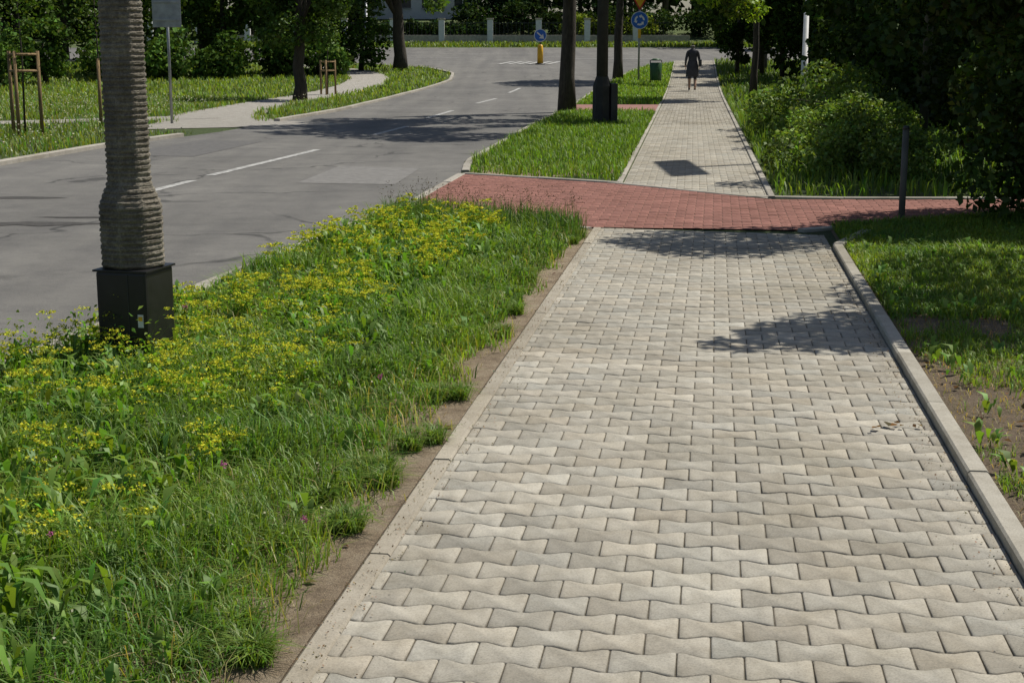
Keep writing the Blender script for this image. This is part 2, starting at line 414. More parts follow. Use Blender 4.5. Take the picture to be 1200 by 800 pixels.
poly('asphalt_patch',[(-5.9,21.4),(-4.6,21.1),(-4.2,24.6),(-5.3,25.0)],.0115,simple('dark_asphalt_patch_mat',(.10,.097,.092),.9,var=.22,scale=9,bs=.5))
M_hole=simple('asphalt_pothole_mat',(.05,.047,.043),.95,var=.4,scale=20,bs=1)
def blob(name,cx,cy,rx,ry,off,mat,n=28):
    return poly(name,[(cx+rx*math.cos(a)*(1+.3*rng.normal()*.6),cy+ry*math.sin(a)*(1+.3*rng.normal()*.6)) for a in np.linspace(0,2*math.pi,n,endpoint=False)],off,mat)
blob('asphalt_pothole',-4.25,12.9,.55,.14,.012,M_hole)
blob('asphalt_pothole',-3.9,13.4,.5,.06,.012,M_hole)
blob('asphalt_pothole',-5.3,15.2,.7,.09,.012,M_hole)

# ------------------------------------------------------------ vegetation (ground)
def sample(n,x0,x1,y0,y1,f):
    x=rng.uniform(x0,x1,n); y=rng.uniform(y0,y1,n); m=f(x,y); return x[m],y[m]
GREEN=(.135,.225,.032)
def inverge(x,y):
    edge=.06+.08*nz(x*0+3,y,2.6,5)+.07*nz(x,y,9,6)
    front=y<13.95-(x+1.12)*.80
    return (x>xr(y)+.10)&(x<xp(y)-edge)&front&(x>-.37*y-.6)
def grass(name,x,y,h,w,base,var=.25,lean=.6,mat=M_grass,zoff=0,wb=1,wm=.8,parent=None,hue=.15):
    n=len(x); P=np.stack([x,y,zt(y)+zoff],1)
    return blades(name,P,h,w,rng.uniform(0,6.28,n),np.abs(rng.normal(lean,.3,n)).clip(.05,1.4),vcol(n,base,var,hue),mat,wb,wm,parent)
x,y=sample(300000,-5,1.2,2.6,14,lambda x,y:inverge(x,y)&(rng.uniform(size=len(x))<np.clip(8.5/y,.4,1)*np.clip((xp(y)-x-.03)/.22,.10,1)))
dist=np.clip((xp(y)-x-.03)/.45,.1,1)
hm=(.115+.045*nz(x,y,1.4,1)+.045*nz(x,y,4,2))*(.4+.6*dist)
h=hm*rng.uniform(.5,1.7,len(x)); wd=rng.uniform(.003,.0065,len(x))*np.clip(y/5,1,2)
o=grass('verge_grass',x,y,np.clip(h,.03,.4),wd,GREEN,lean=.75)
def retint(o,x,y,k,fn):
    ca=o.data.color_attributes['Col']; c=np.empty(len(ca.data)*4,np.float32); ca.data.foreach_get('color',c); c=c.reshape(-1,4)
    c[:,:3]*=np.repeat(fn(x,y),k,0); ca.data.foreach_set('color',c.ravel())
retint(o,x,y,5,lambda x,y:np.stack([1+.34*nz(x,y,1.6,9)+.12*nz(x,y,5,10),1+.19*nz(x,y,1.6,9)+.1*nz(x,y,5,10),1+0*x],1).clip(.5,1.7))
x,y=sample(18000,-4,1,2.8,13,lambda x,y:inverge(x,y)&(nz(x,y,2.2,77)>-.1)); grass('dry_grass',x,y,rng.uniform(.06,.2,len(x)),rng.uniform(.002,.004,len(x)),(.34,.30,.12),lean=.8)
x,y=sample(18000,-2,1.2,2.6,12.6,lambda x,y:(x>xp(y)-.5)&(x<xp(y)-.0+.0))
m=rng.uniform(size=len(x))<np.clip((xp(y)-x)/.3,.08,1); x=x[m];y=y[m]
grass('dry_grass',x,y,rng.uniform(.015,.06,len(x)),rng.uniform(.002,.004,len(x)),(.30,.25,.11),lean=1.1)
tx,ty=sample(420,-1.5,1.,2.8,12.3,lambda x,y:(x>xp(y)-.30)&(x<xp(y)-.04)&(nz(x*0,y,1.3,55)>-.5))
k=rng.integers(0,len(tx),9000); x=tx[k]+rng.normal(0,.018,9000); y=ty[k]+rng.normal(0,.022,9000)
grass('edge_tufts',x,y,rng.uniform(.03,.12,9000),rng.uniform(.003,.006,9000),(.14,.22,.04),lean=.9)
def rosettes(name,xs_,ys_,nl,lo,hi,wr,base,zh=0.02):
    X=[];Y=[];YW=[];Z=[]
    for a,b in zip(xs_,ys_):
        k=rng.integers(nl[0],nl[1]); X+=list(a+rng.normal(0,.02,k)); Y+=list(b+rng.normal(0,.02,k)); YW+=list(rng.uniform(0,6.28,k)); Z+=list(rng.uniform(.01,zh,k))
    X=np.array(X);Y=np.array(Y); n=len(X); h=rng.uniform(lo,hi,n)
    return blades(name,np.stack([X,Y,np.array(Z)],1),h,h*wr*rng.uniform(.7,1.3,n),np.array(YW),rng.uniform(.35,1.2,n),vcol(n,base,.22),M_grass,.25,1.)
x,y=sample(2600,-4,0.8,3.0,12,lambda x,y:inverge(x,y)&(nz(x,y,1.1,21)>-.1)&(x<xp(y)-.55))
rosettes('leafy_weeds',x,y,(6,13),.05,.12,.24,(.135,.24,.037),zh=.13)
x,y=sample(1400,-4,0.9,3.0,13,lambda x,y:inverge(x,y)&(x<xp(y)-.2))
rosettes('leafy_weeds',x,y,(6,12),.03,.09,.3,(.12,.21,.037),zh=.08)
def umbels(name,xs_,ys_,hlo,hhi,base=(.54,.55,.05)):
    par=empty(name); P=[];S=[];st=[];sh=[];sy=[];sl=[]
    for a,b in zip(xs_,ys_):
        H=rng.uniform(hlo,hhi)*(.85+.2*nz(a,b,2,4))
        for k in range(rng.integers(2,6)):
            yw=rng.uniform(0,6.28); le=rng.uniform(.05,.45); h=H*rng.uniform(.55,1.15)
            st.append((a,b,0));sh.append(h);sy.append(yw);sl.append(le)
            tip=np.array([a+math.cos(yw)*le*h,b+math.sin(yw)*le*h,h*(1-.35*le)])
            for u in range(rng.integers(1,5)):
                c=tip+rng.normal(0,.022,3)*np.array([1,1,.4]); kk=rng.integers(9,16)
                P.append(c+rng.normal(0,.011,(kk,3))*np.array([1,1,.3])); S.append(rng.uniform(.006,.012,kk))
    P=np.concatenate(P);S=np.concatenate(S)*np.clip(P[:,1]/7,1,1.6)
    leafcloud('flower_heads',P,S,vcol(len(P),base,.22,.1),M_flower,par,.5)
    n=len(st); blades('stems',np.array(st,float),np.array(sh),np.full(n,.004),np.array(sy),np.array(sl),vcol(n,(.17,.28,.04)),M_grass,1,.8,par)
    q=np.repeat(np.array(st,float),12,0); hh=np.repeat(np.array(sh),12)*rng.uniform(.2,.95,len(q)); q[:,2]=hh; q[:,:2]+=rng.normal(0,.035,(len(q),2))
    leafcloud('leaves',q,rng.uniform(.015,.04,len(q)),vcol(len(q),(.17,.29,.037)),M_grass,par,.22)
x,y=sample(1750,-4.2,.6,4.,12.5,lambda x,y:inverge(x,y)&(x<xp(y)-.7)&(x>-.36*y-.3)&((nz(x,y,1.3,31)+.4*nz(x,y,4,32)>-.25)|(y>10.5))&(rng.uniform(size=len(x))<np.interp(y,[4,5.5,7,12],[.16,.4,.9,.95])))
umbels('yellow_umbel_plant',x,y,.16,.34)
x,y=sample(60,-4.2,-1.2,5.5,7.5,lambda x,y:inverge(x,y)); umbels('yellow_umbel_plant',x,y,.34,.46)
x,y=sample(11000,-1.3,.75,10.4,13.6,lambda x,y:inverge(x,y)&(y>12.8-(x+1.12)*.80))
grass('tall_grass',x,y,rng.uniform(.10,.30,len(x)),rng.uniform(.005,.009,len(x)),(.085,.15,.03),lean=.45)
k=rng.integers(0,len(x),260); P=np.stack([x[k],y[k],rng.uniform(.2,.36,260)],1)
P=np.repeat(P,7,0)+rng.normal(0,.012,(260*7,3))*np.array([1,1,2.]); leafcloud('seed_heads',P,rng.uniform(.008,.016,len(P)),vcol(len(P),(.09,.075,.04)),M_flower)
cl=np.array([(-.95,4.6,.2),(-.55,5.9,.2),(-1.3,3.9,.2),(-.62,4.15,.16),(-1.6,7,.3)]); P=np.repeat(cl,30,0)+rng.normal(0,.006,(150,3))
leafcloud('clover_flowers',P,rng.uniform(.006,.01,150),vcol(150,(.45,.12,.3),.1,.05),M_flower)
n=500; xx,yy=sample(n,-3,0,3,9,inverge); P=np.stack([xx,yy,rng.uniform(.1,.2,len(xx))],1); leafcloud('small_white_flowers',P,rng.uniform(.006,.012,len(P)),vcol(len(P),(.6,.58,.4),.1,.05),M_flower,None,.5)

def inlawn(x,y): return (x>xp(y)+2.09)&(y<12.4+(x-2.4)*.5)&(x<.4*y+1.2)
def lawnmask(x,y):
    e=x-(xp(y)+2.07)
    thr=np.interp(y,[4,5.2,6.5,8,10],[.6,.35,-.1,-.7,-1.6])+.75*np.exp(-(e/.22)**2)*np.clip((10.5-y)/2.5,0,1)
    return inlawn(x,y)&((nz(x,y,1.3,41)+.7*nz(x,y,6,42)+rng.normal(0,.3,len(x)))>thr)
x,y=sample(420000,1.3,7,3.4,14,lawnmask)
h=rng.uniform(.02,.08,len(x))*np.interp(y,[4,9,12.5],[.8,1.,1.5]); o=grass('lawn_grass',x,y,h,rng.uniform(.003,.006,len(x))*np.clip(y/6,1,2),(.155,.235,.037),lean=.75)
retint(o,x,y,5,lambda x,y:np.stack([1+.34*nz(x,y,2.6,19),1+.18*nz(x,y,2.6,19),1+0*x],1).clip(.5,1.6))
x,y=sample(700,1.3,6,3.4,12.5,lambda x,y:inlawn(x,y)&(nz(x,y,1.7,43)>-.2)); rosettes('lawn_weeds',x,y,(5,10),.03,.09,.35,(.16,.26,.045),zh=.05)
x,y=sample(30000,1.3,5,3.4,12,lambda x,y:inlawn(x,y)); grass('dry_grass',x,y,rng.uniform(.015,.05,len(x)),rng.uniform(.002,.004,len(x)),(.32,.25,.13),lean=1.2)
P=[]
for _ in range(200):
    yy=rng.uniform(4,11); xx=float(xp(yy))+2.1+abs(rng.normal(0,.6)); P.append((xx,yy,.02))
for _ in range(9): P.append((1.60+rng.normal(0,.05),5.75+rng.normal(0,.03),.03))
for _ in range(25):
    yy=rng.uniform(3.5,11); P.append((float(xp(yy))-rng.uniform(.02,.3),yy,.015))
P=np.array(P); leafcloud('fallen_leaves',P,rng.uniform(.02,.055,len(P)),vcol(len(P),(.17,.10,.05)),M_flower,None,.4,up=np.array([0,0,3.]))
n=2600; yy=rng.uniform(3,12.4,n); side=rng.uniform(size=n)<.55; xx=np.where(side,xp(yy)+np.abs(rng.normal(0,.07,n)),xp(yy)+1.97-np.abs(rng.normal(0,.07,n)))
P=np.stack([xx,yy,np.full(n,.017)],1); leafcloud('path_grit',P,rng.uniform(.003,.009,n),vcol(n,(.26,.2,.13),.3),M_flower,None,.45,up=np.array([0,0,2.]))

def inisl(x,y): return (x>xr(y)+.12)&(x<xp2(y)-.03)&(y>18.3+.25*nz(x,y,3,3)-(x+.6)*.55)&~((y>36.3)&(y<41.2))
x,y=sample(60000,-1,4,16.9,36,inisl); grass('island_grass',x,y,rng.uniform(.04,.17,len(x))*(1+.4*nz(x,y,2,8)).clip(.3,2),rng.uniform(.008,.016,len(x)),(.135,.225,.03))
x,y=sample(60000,1,9,36,79,inisl); grass('island_grass',x,y,rng.uniform(.05,.2,len(x)),rng.uniform(.015,.035,len(x)),(.16,.26,.035))
def inrt(x,y): return (x>xq2(y)+.08)&(x<xq2(y)+6)&(y>15.3)
x,y=sample(45000,2.6,12,15.2,40,inrt); grass('roadside_grass',x,y,rng.uniform(.08,.3,len(x))*(1+.4*nz(x,y,1.5,8)).clip(.4,2),rng.uniform(.01,.02,len(x)),(.13,.21,.035))
x,y=sample(14000,5,16,40,80,inrt); grass('roadside_grass',x,y,rng.uniform(.1,.35,len(x)),rng.uniform(.03,.05,len(x)),(.11,.17,.03))
sidep=np.concatenate([sp,sp2])
def inmead(x,y):
    ok=(x<xlf(y)-.2)&(x>-.37*y-3)
    d=np.min((x[:,None]-sidep[None,:,0])**2+(y[:,None]-sidep[None,:,1])**2,axis=1)
    return ok&(d>.85**2)&~((y>27)&(y<31.3)&(x>-7.4))
x,y=sample(70000,-20,-2,17.5,46,inmead); grass('meadow_grass',x,y,rng.uniform(.05,.2,len(x))*(1+.5*nz(x,y,.8,8)).clip(.3,2),rng.uniform(.010,.025,len(x)),(.15,.215,.042),hue=.25)
x,y=sample(35000,-28,-2,46,78,inmead); grass('meadow_grass',x,y,rng.uniform(.08,.25,len(x)),rng.uniform(.03,.05,len(x)),(.17,.24,.045))
x,y=sample(2600,-14,-6,20,44,inmead); P=np.stack([x,y,rng.uniform(.12,.28,len(x))],1); leafcloud('meadow_flowers',P,rng.uniform(.02,.04,len(P)),vcol(len(P),(.6,.6,.45),.1,.05),M_flower,None,.5)
x,y=sample(12000,-20,40,101.3,109,lambda x,y:x>-60); grass('meadow_grass',x,y,rng.uniform(.1,.4,len(x)),rng.uniform(.06,.12,len(x)),(.13,.18,.035))

# ------------------------------------------------------------ trees
def tree(name,base,trunk_h,tr,crown,nl,ls,col=(.05,.09,.018),K=26,clr=.3,limbs=10,var=.3,extra=None,flat=.8,mat=None,straight=False):
    """crown=(cx,cy,cz,rx,ry,rz) absolute"""
    r=np.random.default_rng(int(base[0]*13+base[1]*7+100)%997+5)
    par=empty(name,(0,0,0)); bz=float(zt(base[1]))
    cx,cy,cz,rx,ry,rz=crown
    u=unit(r.normal(size=(K,3))); rad=r.uniform(.35,1,K)**.6
    cc=np.array([cx,cy,cz])+u*rad[:,None]*np.array([rx,ry,rz])*(1-clr*.6)
    cr=r.uniform(.6,1.25,K)*clr*np.mean([rx,ry,rz])
    if extra is not None:
        e=np.array(extra,float); cc=np.concatenate([cc,e[:,:3]]); cr=np.concatenate([cr,e[:,3]])
    wgt=cr**2; wgt/=wgt.sum(); idx=r.choice(len(cc),nl,p=wgt)
    d=unit(r.normal(size=(nl,3))); rr=r.uniform(.25,1.12,nl)**.45
    P=cc[idx]+d*(rr*cr[idx])[:,None]*np.array([1,1,flat])
    P[:,2]=np.maximum(P[:,2],zt(P[:,1])+.05)
    tone=(1+.3*r.normal(size=len(cc)))[idx].clip(.5,1.7)
    C=vcol(nl,col,var,.12)*tone[:,None]
    V=leafquads(P,ls*r.uniform(.6,1.3,nl),d*.6+np.array([0,0,.5]),.36,r)
    npmesh('crown',V,np.arange(4*nl),np.full(nl,4),np.repeat(C,4,0),mat or M_leaf,par)
    tx,ty=(base[0]+.1,base[1]+.1) if straight else (cx,cy)
    top=np.array([tx,ty,min(cz+rz*.4,trunk_h+bz)])
    b=np.array([base[0],base[1],bz-.1]); pts=[];rd=[]
    for i in range(9):
        f=i/8; p=b+(top-b)*f
        if 0<i<8: p[:2]+=r.normal(0,tr*.15,2)
        pts.append(p); rd.append(tr*(1.25 if i==0 else 1-.6*f))
    obs=[tube('trunk',pts,rd,M_bark,None,14)]
    for k in r.choice(K,min(limbs,K),replace=False):
        f=r.uniform(.35,.85); s=b+(top-b)*f; e=cc[k]
        if straight: s=b+(top-b)*max(f,.62)
        if e[2]<s[2]-.3 and not straight: s=b+(top-b)*.35
        mid=(s+e)/2+r.normal(0,.08,3)*np.linalg.norm(e-s)+np.array([0,0,.06*np.linalg.norm(e-s)])
        obs.append(tube('limb',[s,mid,e],[tr*.42*(1-f*.5),tr*.25,tr*.06],M_bark,None,7))
    join(obs,'trunk',par)
    return par
DK=(.037,.07,.013)
tree('broadleaf_tree',(5.0,13.3),4.5,.12,(5.25,13.4,2.5,1.55,1.4,2.5),44000,.085,DK,K=46,clr=.27,limbs=16,
     extra=[(3.45,12.9,3.6,.75),(4.1,13.1,3.9,.8),(2.9,12.6,3.2,.4),(3.4,12.3,3.4,.5),(3.7,9.0,3.3,.55),(4.3,9.5,3.2,.7),(3.2,8.75,3.1,.36),(3.5,8.8,3.3,.45),(4.6,8.9,3.0,.6),(3.9,8.6,3.0,.5),(4.1,9.1,3.5,.5),(4.4,10.2,3.3,.6),(4.9,11.0,2.9,.8),(2.8,8.5,3.05,.2),(4.35,12.9,.45,.45),(4.8,12.7,.5,.55),(4.55,12.6,1.4,.5),(4.2,13.0,2.2,.5),(5.2,12.5,.8,.7),(4.3,12.7,.9,.45),(4.0,12.9,1.9,.35)])
tree('broadleaf_tree',(6.1,17.6),6,.15,(6.3,17.9,2.6,1.55,1.6,2.7),20000,.11,DK,K=40,clr=.3,extra=[(4.6,17.4,2.3,.5),(4.9,17.8,2.6,.7),(5.0,18,1.7,.5),(4.3,17.6,2.8,.5),(5.3,17.5,1.1,.5)])
tree('broadleaf_tree',(8.0,23),7,.2,(7.7,23.5,3.0,2.2,2.2,3.2),16000,.15,(.033,.062,.012),K=36,clr=.33,extra=[(6.2,23,1.6,.8),(6.0,23.3,2.6,.7),(6.8,22.6,.9,.7)])
tree('broadleaf_tree',(9.4,29),8,.2,(8.9,30,3.6,2.5,2.4,3.8),14000,.18,(.033,.062,.012),K=36,clr=.33,extra=[(6.9,29.5,1.6,.9),(6.7,29.5,2.6,.8),(7.5,29,.9,.8)])
tree('broadleaf_tree',(10.6,36),9,.25,(10.3,37,3.8,2.6,2.8,4.0),12000,.22,(.036,.064,.013),K=34,clr=.33,extra=[(8.2,36.5,1.4,1.0),(8.0,36.5,2.8,.9)])
tree('broadleaf_tree',(13.2,46),10,.25,(12.8,47,4.2,2.7,3,4.4),10000,.26,(.036,.064,.014),K=32,mat=M_leaffar,extra=[(11.0,47,1.6,1.1),(11.0,47,3.3,1.)])
tree('broadleaf_tree',(12.6,58),10,.25,(12.4,60,4.4,2.8,3,4.4),9000,.28,(.035,.065,.014),K=32,mat=M_leaffar)
tree('broadleaf_tree',(16.5,58),10,.25,(16.8,60,4.6,3.2,3,4.6),8000,.3,(.035,.06,.014),K=32,mat=M_leaffar)
tree('broadleaf_tree',(11.8,70),10,.25,(12.2,71,5.2,2.3,3,4.2),8000,.3,(.05,.09,.018),K=30,mat=M_leaffar)
tree('wild_shrub',(4.2,18),1,.03,(4.35,18.6,.36,1.15,2.2,.55),20000,.055,(.16,.24,.055),K=60,clr=.2,limbs=12)
tree('wild_shrub',(5.2,22),1,.03,(5.2,24.5,.5,1.2,3.4,.8),12000,.08,(.13,.20,.045),K=50,clr=.2,limbs=8)
tree('street_tree',(1.35,36.0),8,.2,(2.2,32.6,6.8,3.4,3.6,2.3),15000,.19,(.06,.11,.018),K=30,clr=.25,extra=[(1.0,35.3,3.2,.5),(2.1,35.2,3.1,.45),(.3,35,3.7,.6),(2.8,34.6,3.6,.5),(1.5,28.6,7.0,1.1),(3.0,28.4,7.3,1.2),(.3,29.8,7.3,1.0),(2.3,27.4,6.9,.8),(-.8,31.5,7.0,.9)],straight=True)
tree('street_tree',(4.45,62.0),9,.2,(5.2,61,6.4,3.0,3.0,2.6),8000,.22,(.08,.14,.02),K=28,extra=[(6.6,58,3.9,.7),(7.4,57,4.0,.8),(5.6,59,4.1,.7)],straight=True)
tree('street_tree',(7.7,47),8,.12,(6.6,45,5.4,1.7,2.4,2.0),8500,.15,(.14,.21,.02),K=26,extra=[(5.8,43.5,3.1,.45),(6.5,43.5,2.75,.5),(7.1,44,2.7,.5),(5.4,43,3.5,.4)],straight=True)
tree('street_tree',(-6.45,44.6),5.5,.2,(-6.3,44.6,3.5,1.65,1.7,2.0),11000,.14,(.07,.125,.022),K=34,clr=.3,extra=[(-7.2,44,1.9,.45),(-5.5,44.2,1.8,.4)])
tree('street_tree',(-5.3,70),7,.32,(-5.5,70,6.0,3.2,3.0,2.4),8000,.22,(.06,.10,.02),K=30,extra=[(-3.6,69,3.6,.6),(-7.2,69,3.8,.7),(-6.3,68.5,3.4,.5)])
def rowtrees(name,specs,nl,ls,col,low=False):
    par=empty(name); Ps=[];Cs=[];tr=[]
    r=np.random.default_rng(len(specs)*17+nl)
    for (X,Y,h,w) in specs:
        bz=float(zt(Y)); K=26
        u=unit(r.normal(size=(K,3))); cc=np.array([X,Y,bz+h*.5])+u*np.array([w,w,h*.46])*r.uniform(.4,.95,(K,1)); cr=r.uniform(.5,1.3,K)*w*.33
        idx=r.integers(0,K,nl); d=unit(r.normal(size=(nl,3))); P=cc[idx]+d*(r.uniform(.3,1.1,nl)**.5*cr[idx])[:,None]
        P[:,2]=np.maximum(P[:,2],bz+.1); Ps.append(P)
        tone=r.uniform(.6,1.5)*(1+.3*r.normal(size=K))[idx].clip(.45,1.8)
        Cs.append(vcol(nl,col,.25,.1)*tone[:,None])
        tr.append(tube('trunk',[(X,Y,bz-.1),(X+r.normal(0,.1),Y,bz+h*.4),(X,Y,bz+h*.75)],[w*.09,w*.06,w*.02],M_bark,None,8))
    P=np.concatenate(Ps);C=np.concatenate(Cs); leafcloud('crowns',P,ls*r.uniform(.6,1.3,len(P)),C,M_leaffar,par,.38)
    join(tr,'trunks',par)
r=np.random.default_rng(3)
rowtrees('background_trees',[(-31+i*2.6+r.normal(0,.5),58+r.normal(0,2.5)+i*.9,r.uniform(6,8),r.uniform(1.9,2.7)) for i in range(9)],3600,.26,(.055,.092,.022))
rowtrees('background_trees',[(-40+i*4+r.normal(0,.8),80+r.normal(0,3),r.uniform(9,12),r.uniform(3,4)) for i in range(7)],2600,.4,(.035,.06,.015))
rowtrees('background_trees',[(-44+i*4.2+r.normal(0,.8),137+r.normal(0,3),r.uniform(10,15),r.uniform(3.2,4.5)) for i in range(24)],2200,.6,(.032,.052,.018))
rowtrees('background_trees',[(-60+i*8+r.normal(0,.8),160+r.normal(0,4),r.uniform(14,20),r.uniform(6,7)) for i in range(16)],1600,1.1,(.03,.05,.016))
rowtrees('background_trees',[(15+i*3.4+r.normal(0,.5),98+r.normal(0,4),r.uniform(7,10),r.uniform(2.4,3.4)) for i in range(7)],2200,.38,(.045,.075,.02))
rowtrees('hedge_shrubs',[(-24+i*1.9+r.normal(0,.3),53+i*1.7+r.normal(0,1.),r.uniform(1.6,2.8),r.uniform(1.2,1.7)) for i in range(10)],2500,.2,(.065,.115,.026))
rowtrees('hedge_shrubs',[(-40+i*3.4,113.5+r.normal(0,.8),r.uniform(1.6,3.0),2.0) for i in range(18) if not -11<-40+i*3.4<-3],1300,.3,(.035,.06,.02))
rowtrees('hedge_shrubs',[(-10.8+i*1.7,112.6,1.45,1.2) for i in range(6)],1100,.25,(.035,.06,.02))
rowtrees('hedge_shrubs',[(5.+i*1.6,112,r.uniform(1.5,2.6),1.4) for i in range(4)],1500,.25,(.15,.19,.03))
rowtrees('hedge_shrubs',[(9.9,65,5.5,1.1),(11.0,60,5,1.3),(11.9,56.5,5,1.3),(11.2,66,6,1.4),(12.8,64,6,1.6),(11.6,75,6,1.5),(13.,52,5,1.4)],2600,.2,(.038,.07,.016))
rowtrees('hedge_shrubs',[(7.6,33,2.4,1.0),(8.8,38.5,3.2,1.0),(10.1,43,3.2,1.0),(11.6,49,3.5,1.2)],2400,.15,(.045,.08,.018))
rowtrees('background_trees',[(11.5+i*1.6+r.normal(0,.5),26+i*5+r.normal(0,2),r.uniform(6,9),r.uniform(2.4,3.)) for i in range(8)],2400,.28,(.028,.05,.013))
def conifer(X,Y,h,w):
    par=empty('spruce_tree'); bz=float(zt(Y)); nl=5000
    f=rng.uniform(0,1,nl)**.7; lay=np.floor(f*16)/16; rr=(1-lay)*w*rng.uniform(.2,1,nl)**.5*(.75+.25*np.sin((f*16%1)*3.1)); a=rng.uniform(0,6.28,nl)
    P=np.stack([X+rr*np.cos(a),Y+rr*np.sin(a),bz+.4+lay*h-rr*.25+rng.normal(0,.08,nl)],1)
    leafcloud('crown',P,rng.uniform(.25,.55,nl),vcol(nl,(.022,.045,.02)),M_leaffar,par,.2)
    tube('trunk',[(X,Y,bz-.1),(X,Y,bz+h)],[.2,.02],M_bark,par,8)
for X,Y,h,w_ in [(-2.6,118,12,2.5),(-.2,117,11,2.7),(2.2,119,12,2.8),(-13,121,11,3),(5.5,120,12,2.8),(9.5,119,12,3)]: conifer(X,Y,h,w_)

# ------------------------------------------------------------ concrete pole (near left)
def near_pole():
    X,Y=-1.83,6.95; par=empty('utility_pole',(0,0,0))
    m,nt,b=newmat('pole_concrete_mat')
    c=ramp(nt,noise(nt,6,8,.8),[(.28,(.08,.066,.048)),(.5,(.20,.177,.14)),(.70,(.38,.35,.29))])
    f=ramp(nt,noise(nt,90,4,.8),[(.3,(.5,.5,.5)),(.7,(1.35,1.35,1.3))])
    nt.links.new(mix(nt,1.,c,f,'MULTIPLY'),b.inputs['Base Color']); b.inputs['Roughness'].default_value=.95
    bump(nt,b,noise(nt,70,6,.85),1,.010)
    n=64; V=[];F=[]; zs=np.arange(0,8.4,.005); r2=np.random.default_rng(5)
    amps=r2.uniform(.4,1.,400)
    for i,z in enumerate(zs):
        if z<.55: R=.105
        elif z<.57: R=.105+(z-.55)/.02*.046
        elif z<.86: R=.151
        elif z<.97: R=.151-(z-.86)/.11*.046
        else: R=.105-.003*(z-.97)
        k=int(z/.027); ph=(z/.027)%1
        prof=1.0 if .25<ph<.75 else -.9
        for j in range(n):
            a=2*math.pi*j/n
            af=((a+math.pi/8)%(math.pi/4))-math.pi/8
            R8=R*.95/math.cos(af); R8=min(R8,R*1.015)
            rib=.0050*prof*amps[(k*3+j//8)%400]
            if abs(af)>.34: rib*=.2
            nn=.0012*math.sin(5*a-z*31+2)+r2.normal(0,.0009)
            rr=R8+rib+nn
            V.append((X+rr*math.cos(a+.25),Y+rr*math.sin(a+.25),z-.05))
    for i in range(len(zs)-1):
        for j in range(n): F.append((i*n+j,i*n+(j+1)%n,(i+1)*n+(j+1)%n,(i+1)*n+j))
    F.append(tuple(range((len(zs)-1)*n,len(zs)*n)))
    pymesh('shaft',V,F,m,par,False)
    a=math.radians(-14); W2,D2=.262,.275
    def loc(px,py,pz): return (X+.006+px*math.cos(a)-py*math.sin(a),Y-.01+px*math.sin(a)+py*math.cos(a),pz)
    box('cover_box',loc(0,0,.25),(W2,D2,.5),M_black,par,a,.014)
    box('cover_lid',loc(0,0,.506),(W2+.022,D2+.022,.010),M_black,par,a,.003)
    box('box_seam',loc(.035,-D2/2-.001,.25),(.004,.004,.48),M_dark,par,a,.001)
    box('warning_sticker',loc(.095,-D2/2-.0015,.27),(.028,.003,.062),M_white,par,a,0)
    box('warning_triangle',loc(.095,-D2/2-.0045,.282),(.02,.002,.02),M_yellow,par,a,0)
    tube('lamp_arm',[(X,Y,8.3),(X-.2,Y,8.8),(X-1.3,Y+.1,9.1)],[.05,.04,.035],M_galv,par)
    box('lamp_head',(X-1.6,Y+.1,9.12),(.6,.25,.12),M_galv,par,0,.04)
near_pole()

def island_pole():
    X,Y=1.86,30.4; par=empty('street_lamp'); mt=simple('shaded_concrete_mat',(.04,.038,.034),.9)  # concrete colour darkened for the tree shade it stands in
    tube('shaft',[(X,Y,.9),(X,Y,8.5)],[.12,.08],mt,par,10)
    tube('base_section',[(X,Y,-.05),(X,Y,.78),(X,Y,.98)],[.2,.19,.125],mt,par,8,False)
    tube('arm',[(X,Y,8.45),(X-1.4,Y,8.9)],[.04,.035],M_galv,par); box('lamp_head',(X-1.7,Y,8.9),(.6,.25,.12),M_galv,par,0,.04)
    box('side_box',(X+.24,Y-.05,.42),(.14,.2,.84),M_dark,par,.1,.02)
island_pole()
def lamp(X,Y,H,r=.08,mat=M_galv,arm=-1.2):
    z=float(zt(Y)); par=empty('street_lamp'); tube('shaft',[(X,Y,z-.1),(X,Y,z+1.2),(X,Y,z+1.21),(X,Y,z+H)],[r*1.25,r*1.2,r,r*.7],mat,par)
    tube('arm',[(X,Y,z+H),(X+arm,Y,z+H+.3)],[.04,.035],mat,par); box('lamp_head',(X+arm*1.2,Y,z+H+.32),(.6,.25,.12),mat,par,0,.04)
lamp(10.5,53,8,.1,M_white); lamp(-10.2,104,8,.09)

def disc(name,c,r,mat,par,y,n=32,th=.01):
    bm=bmesh.new(); bmesh.ops.create_cone(bm,cap_ends=True,segments=n,radius1=r,radius2=r,depth=th)
    bmesh.ops.rotate(bm,cent=(0,0,0),matrix=Matrix.Rotation(math.pi/2,3,'X'),verts=bm.verts); bmesh.ops.translate(bm,vec=(c[0],y,c[1]),verts=bm.verts)
    me=bpy.data.meshes.new(name); bm.to_mesh(me); bm.free(); me.materials.append(mat); return link(bpy.data.objects.new(name,me),par)
def flatpoly(name,pts,y,mat,par,th=.004):
    n=len(pts); V=[(p[0],y,p[1]) for p in pts]+[(p[0],y+th,p[1]) for p in pts]
    F=[tuple(range(n)),tuple(reversed(range(n,2*n)))]+[(i,i+n,(i+1)%n+n,(i+1)%n) for i in range(n)]
    o=pymesh(name,V,F,mat,par); bm=bmesh.new(); bm.from_mesh(o.data); bmesh.ops.recalc_face_normals(bm,faces=bm.faces); bm.to_mesh(o.data); bm.free(); return o
